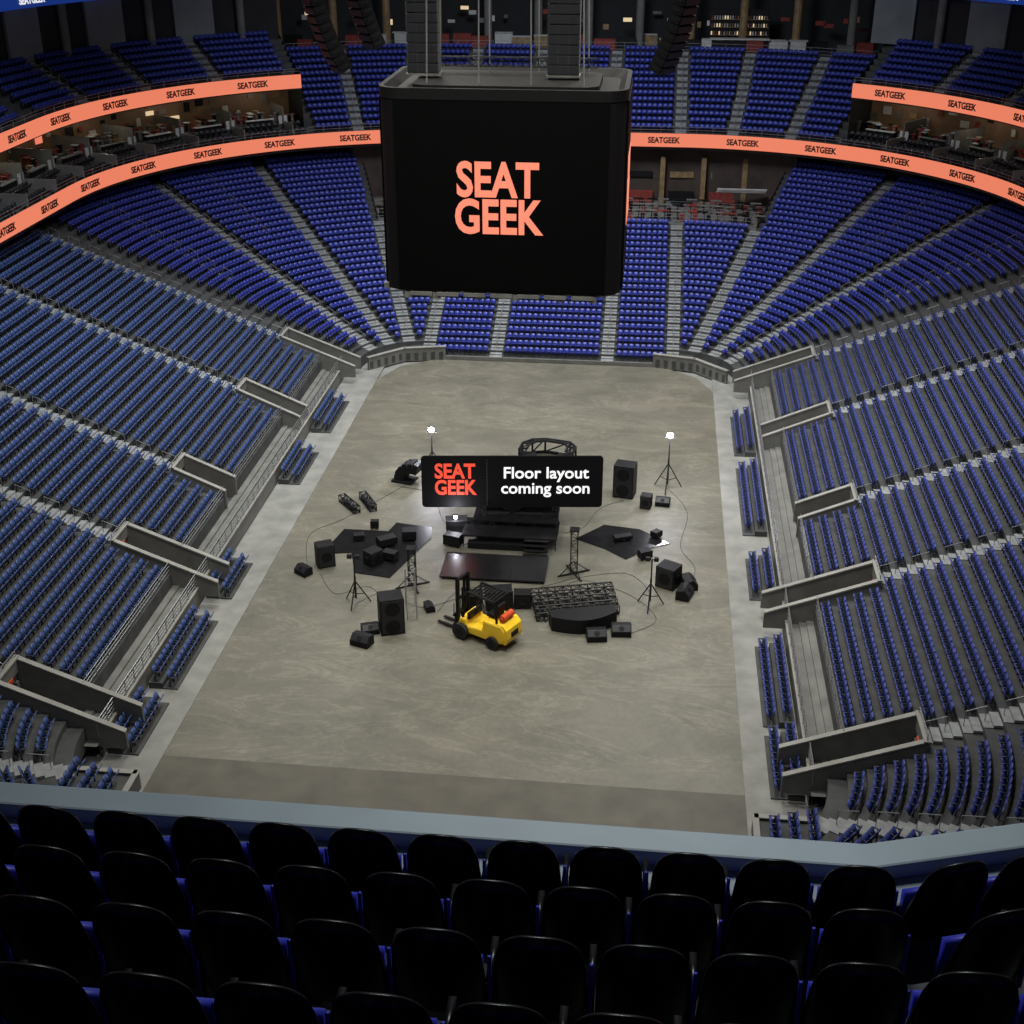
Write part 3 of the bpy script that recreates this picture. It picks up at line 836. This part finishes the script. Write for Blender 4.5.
for x,y,w,d,h in lv:
    b.box((x,y,h-.06),(w,d,.12),0)
    for i in np.linspace(-w/2+.1,w/2-.1,5):
        b.tube((x+i,y-d/2+.08,0),(x+i,y-d/2+.08,h),.04,1)
        b.tube((x+i,y+d/2-.08,0),(x+i,y+d/2-.08,h),.04,1)
    for i in range(4):
        x0=x-w/2+.1+i*(w-.2)/4; x1=x0+(w-.2)/4
        b.tube((x0,y-d/2+.08,.1),(x1,y-d/2+.08,h-.1),.025,1)
for k in range(4): b.box((2.2,-4.75-.3*k,.8-.2*k),(1.6,.3,.06),0)
b.box((.2,-4.55,.25),(5.0,.5,.4),2); b.box((.4,-3.4,.45),(4.2,2.0,.7),2)
for x in(-1.6,3.2): b.truss((x,-2.3,1.3),(x,-2.3,2.0),.35,1)
b.obj('stage_riser_platform',[TARP,TRUSSM,BLACK],bevel=.01)
b=B()
def rail_path(z,s=1.0): return [Vector((x*s,y*s,z)) for x,y in((-1.7,-.9),(-1.7,.1),(-1.2,.8),(-.4,1.1),(1.3,.9),(1.8,.2),(1.8,-.9))]
A_,B_,C_=rail_path(.1),rail_path(1.0),rail_path(1.0,.72)
for pth in(A_,B_,C_): b.path(pth,.085)
for p,q,r in zip(A_,B_,C_): b.tube(p,q,.07); b.tube(q,r,.06)
for i in range(6): b.tube(A_[i],B_[i+1],.05); b.tube(B_[i],C_[i+1],.045)
b.box((-1.2,-.7,.3),(1.0,.9,.6),0); b.box((1.2,-.8,.35),(.9,1.1,.7),0)
b.obj('curved_truss_section',[TRUSSM],(1.7,9.8,0),-.12,sc=1.15)
b=B()
for k in range(6):
    a=math.radians(5+k*20); T=Matrix.Translation((1.0*math.cos(a)-.2,0,.35+1.0*math.sin(a)*.9))@Matrix.Rotation(-a,4,'Y')
    b.box((0,0,0),(.75,1.1,.36),0,T); b.box((.38,0,0),(.03,1.0,.25),1,T)
b.box((.6,0,.1),(1.6,1.2,.18),2)
b.obj('line_array_speaker_stack',[BLACK,BLACK,TRUSSM],(-7.7,4.9,0),math.radians(165),bevel=.02)
for x,y,r in((-11.3,.4,2.25),(-10.1,.9,2.1)):
    b=B(); b.truss((-1.2,0,.27),(1.2,0,.27),.45,0,.05); b.box((0,0,.3),(2.0,.16,.12),0); b.obj('truss_segment',[TRUSSM],(x,y,0),r)
b=B()
for k in range(4): b.truss((-2.5,-.9+.55*k,.3+.16*k),(2.5,-.9+.55*k,.3+.16*k),.48,0,.05,seg=10)
for x in(-2,2): b.box((x,0,.04),(.12,2.6,.08),0)
b.obj('truss_bundle',[TRUSSM],(5.1,-11.6,0),.28)
b=B(); n=12; vs=[]
for i in range(n+1):
    x=-1.95+3.9*i/n; c=.7*math.cos(x/1.95*math.pi/2)
    vs+=[(x,.5,.02),(x,.5,.95),(x,-.3-c,.95),(x,-.3-c,.02)]
fs=[]
for i in range(n):
    for j in range(3): fs.append((4*i+j,4*i+j+1,4*i+5+j,4*i+4+j))
fs+= [(0,3,2,1),(4*n,4*n+1,4*n+2,4*n+3)]
b.add(vs,fs); b.obj('curved_stage_riser',[BLACK],(5.75,-13.5,0),.28)
def case(loc,d,rz=0,lamp=False):
    b=B(); w,dp,h=d
    b.box((0,0,h/2+.12),(w,dp,h),0)
    for x in(-1,1):
        for y in(-1,1):
            b.box((x*w/2,y*dp/2,h/2+.12),(.05,.05,h+.02),1); b.tube((x*w*.38,y*dp*.38-.03,.06),(x*w*.38,y*dp*.38+.03,.06),.06,2,10)
            b.tube((x*w*.38,y*dp*.38,.05),(x*w*.38,y*dp*.38,.13),.03,1)
    b.box((0,0,h*.7+.12),(w+.02,dp+.02,.04),1); b.box((0,-dp/2-.02,h*.45),(.2,.03,.1),1)
    if lamp:
        b.box((-.1,-.1,h+.3),(.35,.25,.3),0); b.box((-.1,-.24,h+.32),(.2,.02,.2),3)
    o=b.obj('road_case',[BLACK,TRUSSM,RUB,LAMP],loc,rz,bevel=.015)
    if lamp:
        l=bpy.data.lights.new('case_lamp','POINT'); l.energy=150; l.shadow_soft_size=.1; l.color=(.9,.9,1)
        lo=bpy.data.objects.new('case_lamp',l); scene.collection.objects.link(lo); lo.location=(-.1,-.6,h+.5); lo.parent=o
    return o
case((-3.3,-2.7,0),(1.4,.9,1.0),.2,True); case((-3.3,-4.4,0),(1.1,.7,.7),-.3)
case((.6,-12.0,0),(1.6,1.0,1.2),.2); case((2.0,-11.7,0),(1.0,.8,.9),.1); case((-.9,-12.3,0),(1.0,.9,1.0),0)
case((-7.6,-5.0,.06),(1.2,.7,.5),.6); case((-6.3,-4.0,.06),(.9,.7,.6),.2); case((7.7,-2.6,.06),(1.2,.5,.25),.4); case((-7.0,-6.9,.06),(.9,.6,.5),-.3)
case((-9.6,-4.4,.06),(.7,.5,.3),.3); case((9.2,-4.9,0),(.8,.5,.5),.5); case((9.9,-1.9,.0),(.6,.5,.4),.9); case((-8.9,-2.6,0),(.5,.4,.5),.1)
b=B()
def cable(pts):
    out=[]
    P=[Vector((*p,.02)) for p in pts]; P=[P[0]]+P+[P[-1]]
    for i in range(1,len(P)-2):
        for k in range(8):
            t=k/8; a,bb,c,d=P[i-1:i+3]
            out.append(.5*((2*bb)+(-a+c)*t+(2*a-5*bb+4*c-d)*t*t+(-a+3*bb-3*c+d)*t**3))
    out.append(P[-1]); b.path(out,.013,0,4)
cable([(-12,-8.6),(-13,-4),(-11,-1),(-6.6,7)]); cable([(-8,-12.5),(-6.5,-11),(-4,-12.5),(-1,-10.5),(2,-9.8),(4.8,-8)])
cable([(4.8,-8),(8,-7),(9.5,-9),(9.6,-10.9)]); cable([(10.7,5.7),(12,2),(11.5,-3),(12.4,-6),(11.6,-9)])
cable([(4,-9.5),(5.5,-8.2),(8.5,-9.8),(10,-12.5),(8,-14.5)]); cable([(-5.3,-14.5),(-7.5,-10.5),(-9.5,-11.5),(-11,-9.2)])
cable([(7.6,3.5),(6,2),(5,-1),(3.8,-2)]); cable([(-8.5,4),(-6,3),(-4.5,-1),(-3.2,-2.2)]); cable([(-3,-13),(-1.8,-10),(1.5,-10.2),(3.2,-12.6),(5,-13)])
b.obj('power_cables',[BLACK])

root=empty('floor_layout_sign',(.3,-1.9,0)); root.rotation_euler=(0,0,yaw)
b=B()
P=rrect(5.95,1.85,.25,5); b.prism([(x,z+3.62) for x,z in P],.12,0)
b.prism([(-.75,1.8),(0,1.3),(.75,1.8)],.12,0)
b.tube((-2.2,.1,1.25),(-2.2,.1,2.2),.05,0); b.tube((2.2,.1,1.25),(2.2,.1,2.2),.05,0)
for k in range(17): b.box((-1.65,-.065,1.98+.2*k),(.03,.01,.11),1)
b.obj('board',[SIGNB,CONCM],parent=root)
def stext(s,size,x,z,mt,bold,sx=1):
    text(s,size,(x,-.10,z),(0,-1,0),mt,root,bold,sx=sx,ext=.005)
stext('SEAT',1.45,-3.75,4.36,SIGNR,.045,.82); stext('GEEK',1.45,-3.75,3.18,SIGNR,.045,.78)
stext('Floor layout',1.14,2.2,4.25,SIGNW,.018,1.0); stext('coming soon',1.14,2.2,3.15,SIGNW,.018,1.0)

# ------------------------------------------------------------ light
def area(name,loc,size,e,col=(1,.96,.9),target=None,spread=None):
    l=bpy.data.lights.new(name,'AREA'); l.energy=e; l.size=size; l.color=col
    if spread: l.spread=spread
    o=bpy.data.objects.new(name,l); scene.collection.objects.link(o); o.location=loc
    t=Vector(target if target else (loc[0],loc[1],0)); o.rotation_euler=(t-Vector(loc)).to_track_quat('-Z','Y').to_euler()
    return o
for y in(-22,0,22):
    for x in(-10,10):
        area('ceiling_light_bank',(x,y,46),6,3300,(1,.97,.89),target=(x*.4,y*.7,0),spread=1.9)
area('ceiling_light_end',(0,28,46),12,7500,(.84,.89,1),target=(0,48,8),spread=2.0)
area('ceiling_light_side_left',(-18,8,46),12,4800,(.86,.94,1),target=(-28,8,6),spread=1.8)
area('ceiling_light_side_right',(18,5,46),12,5000,(.9,.94,1),target=(28,4,6),spread=1.8)
area('near_fill_light',(0,-52,46),10,1800,(.95,.95,1),target=(0,0,0),spread=1.9)  # added fill from the camera side, lifts the near-facing walls
area('balcony_fill_light',(8,-62,45),3,330,(.92,.97,1),target=(9.5,-71.5,33),spread=1.4)  # added fill above the balcony to brighten the parapet cap
for S in(SIDE_L,SIDE_R):
    for (cx,cy,nx,ny) in along(S,8.0):
        x,y=cx+nx*34.2,cy+ny*34.2
        if y<8: continue
        l=bpy.data.lights.new('lounge_fill_light','POINT'); l.energy=70; l.shadow_soft_size=.2; l.color=(1,.85,.65)  # added point fills to make the club level brighter and warmer
        o=bpy.data.objects.new('lounge_fill_light',l); scene.collection.objects.link(o); o.location=(x,y,19.2)
w=bpy.data.worlds.new('arena_ambient'); scene.world=w; w.use_nodes=True
w.node_tree.nodes['Background'].inputs[0].default_value=(.5,.6,.8,1); w.node_tree.nodes['Background'].inputs[1].default_value=.03
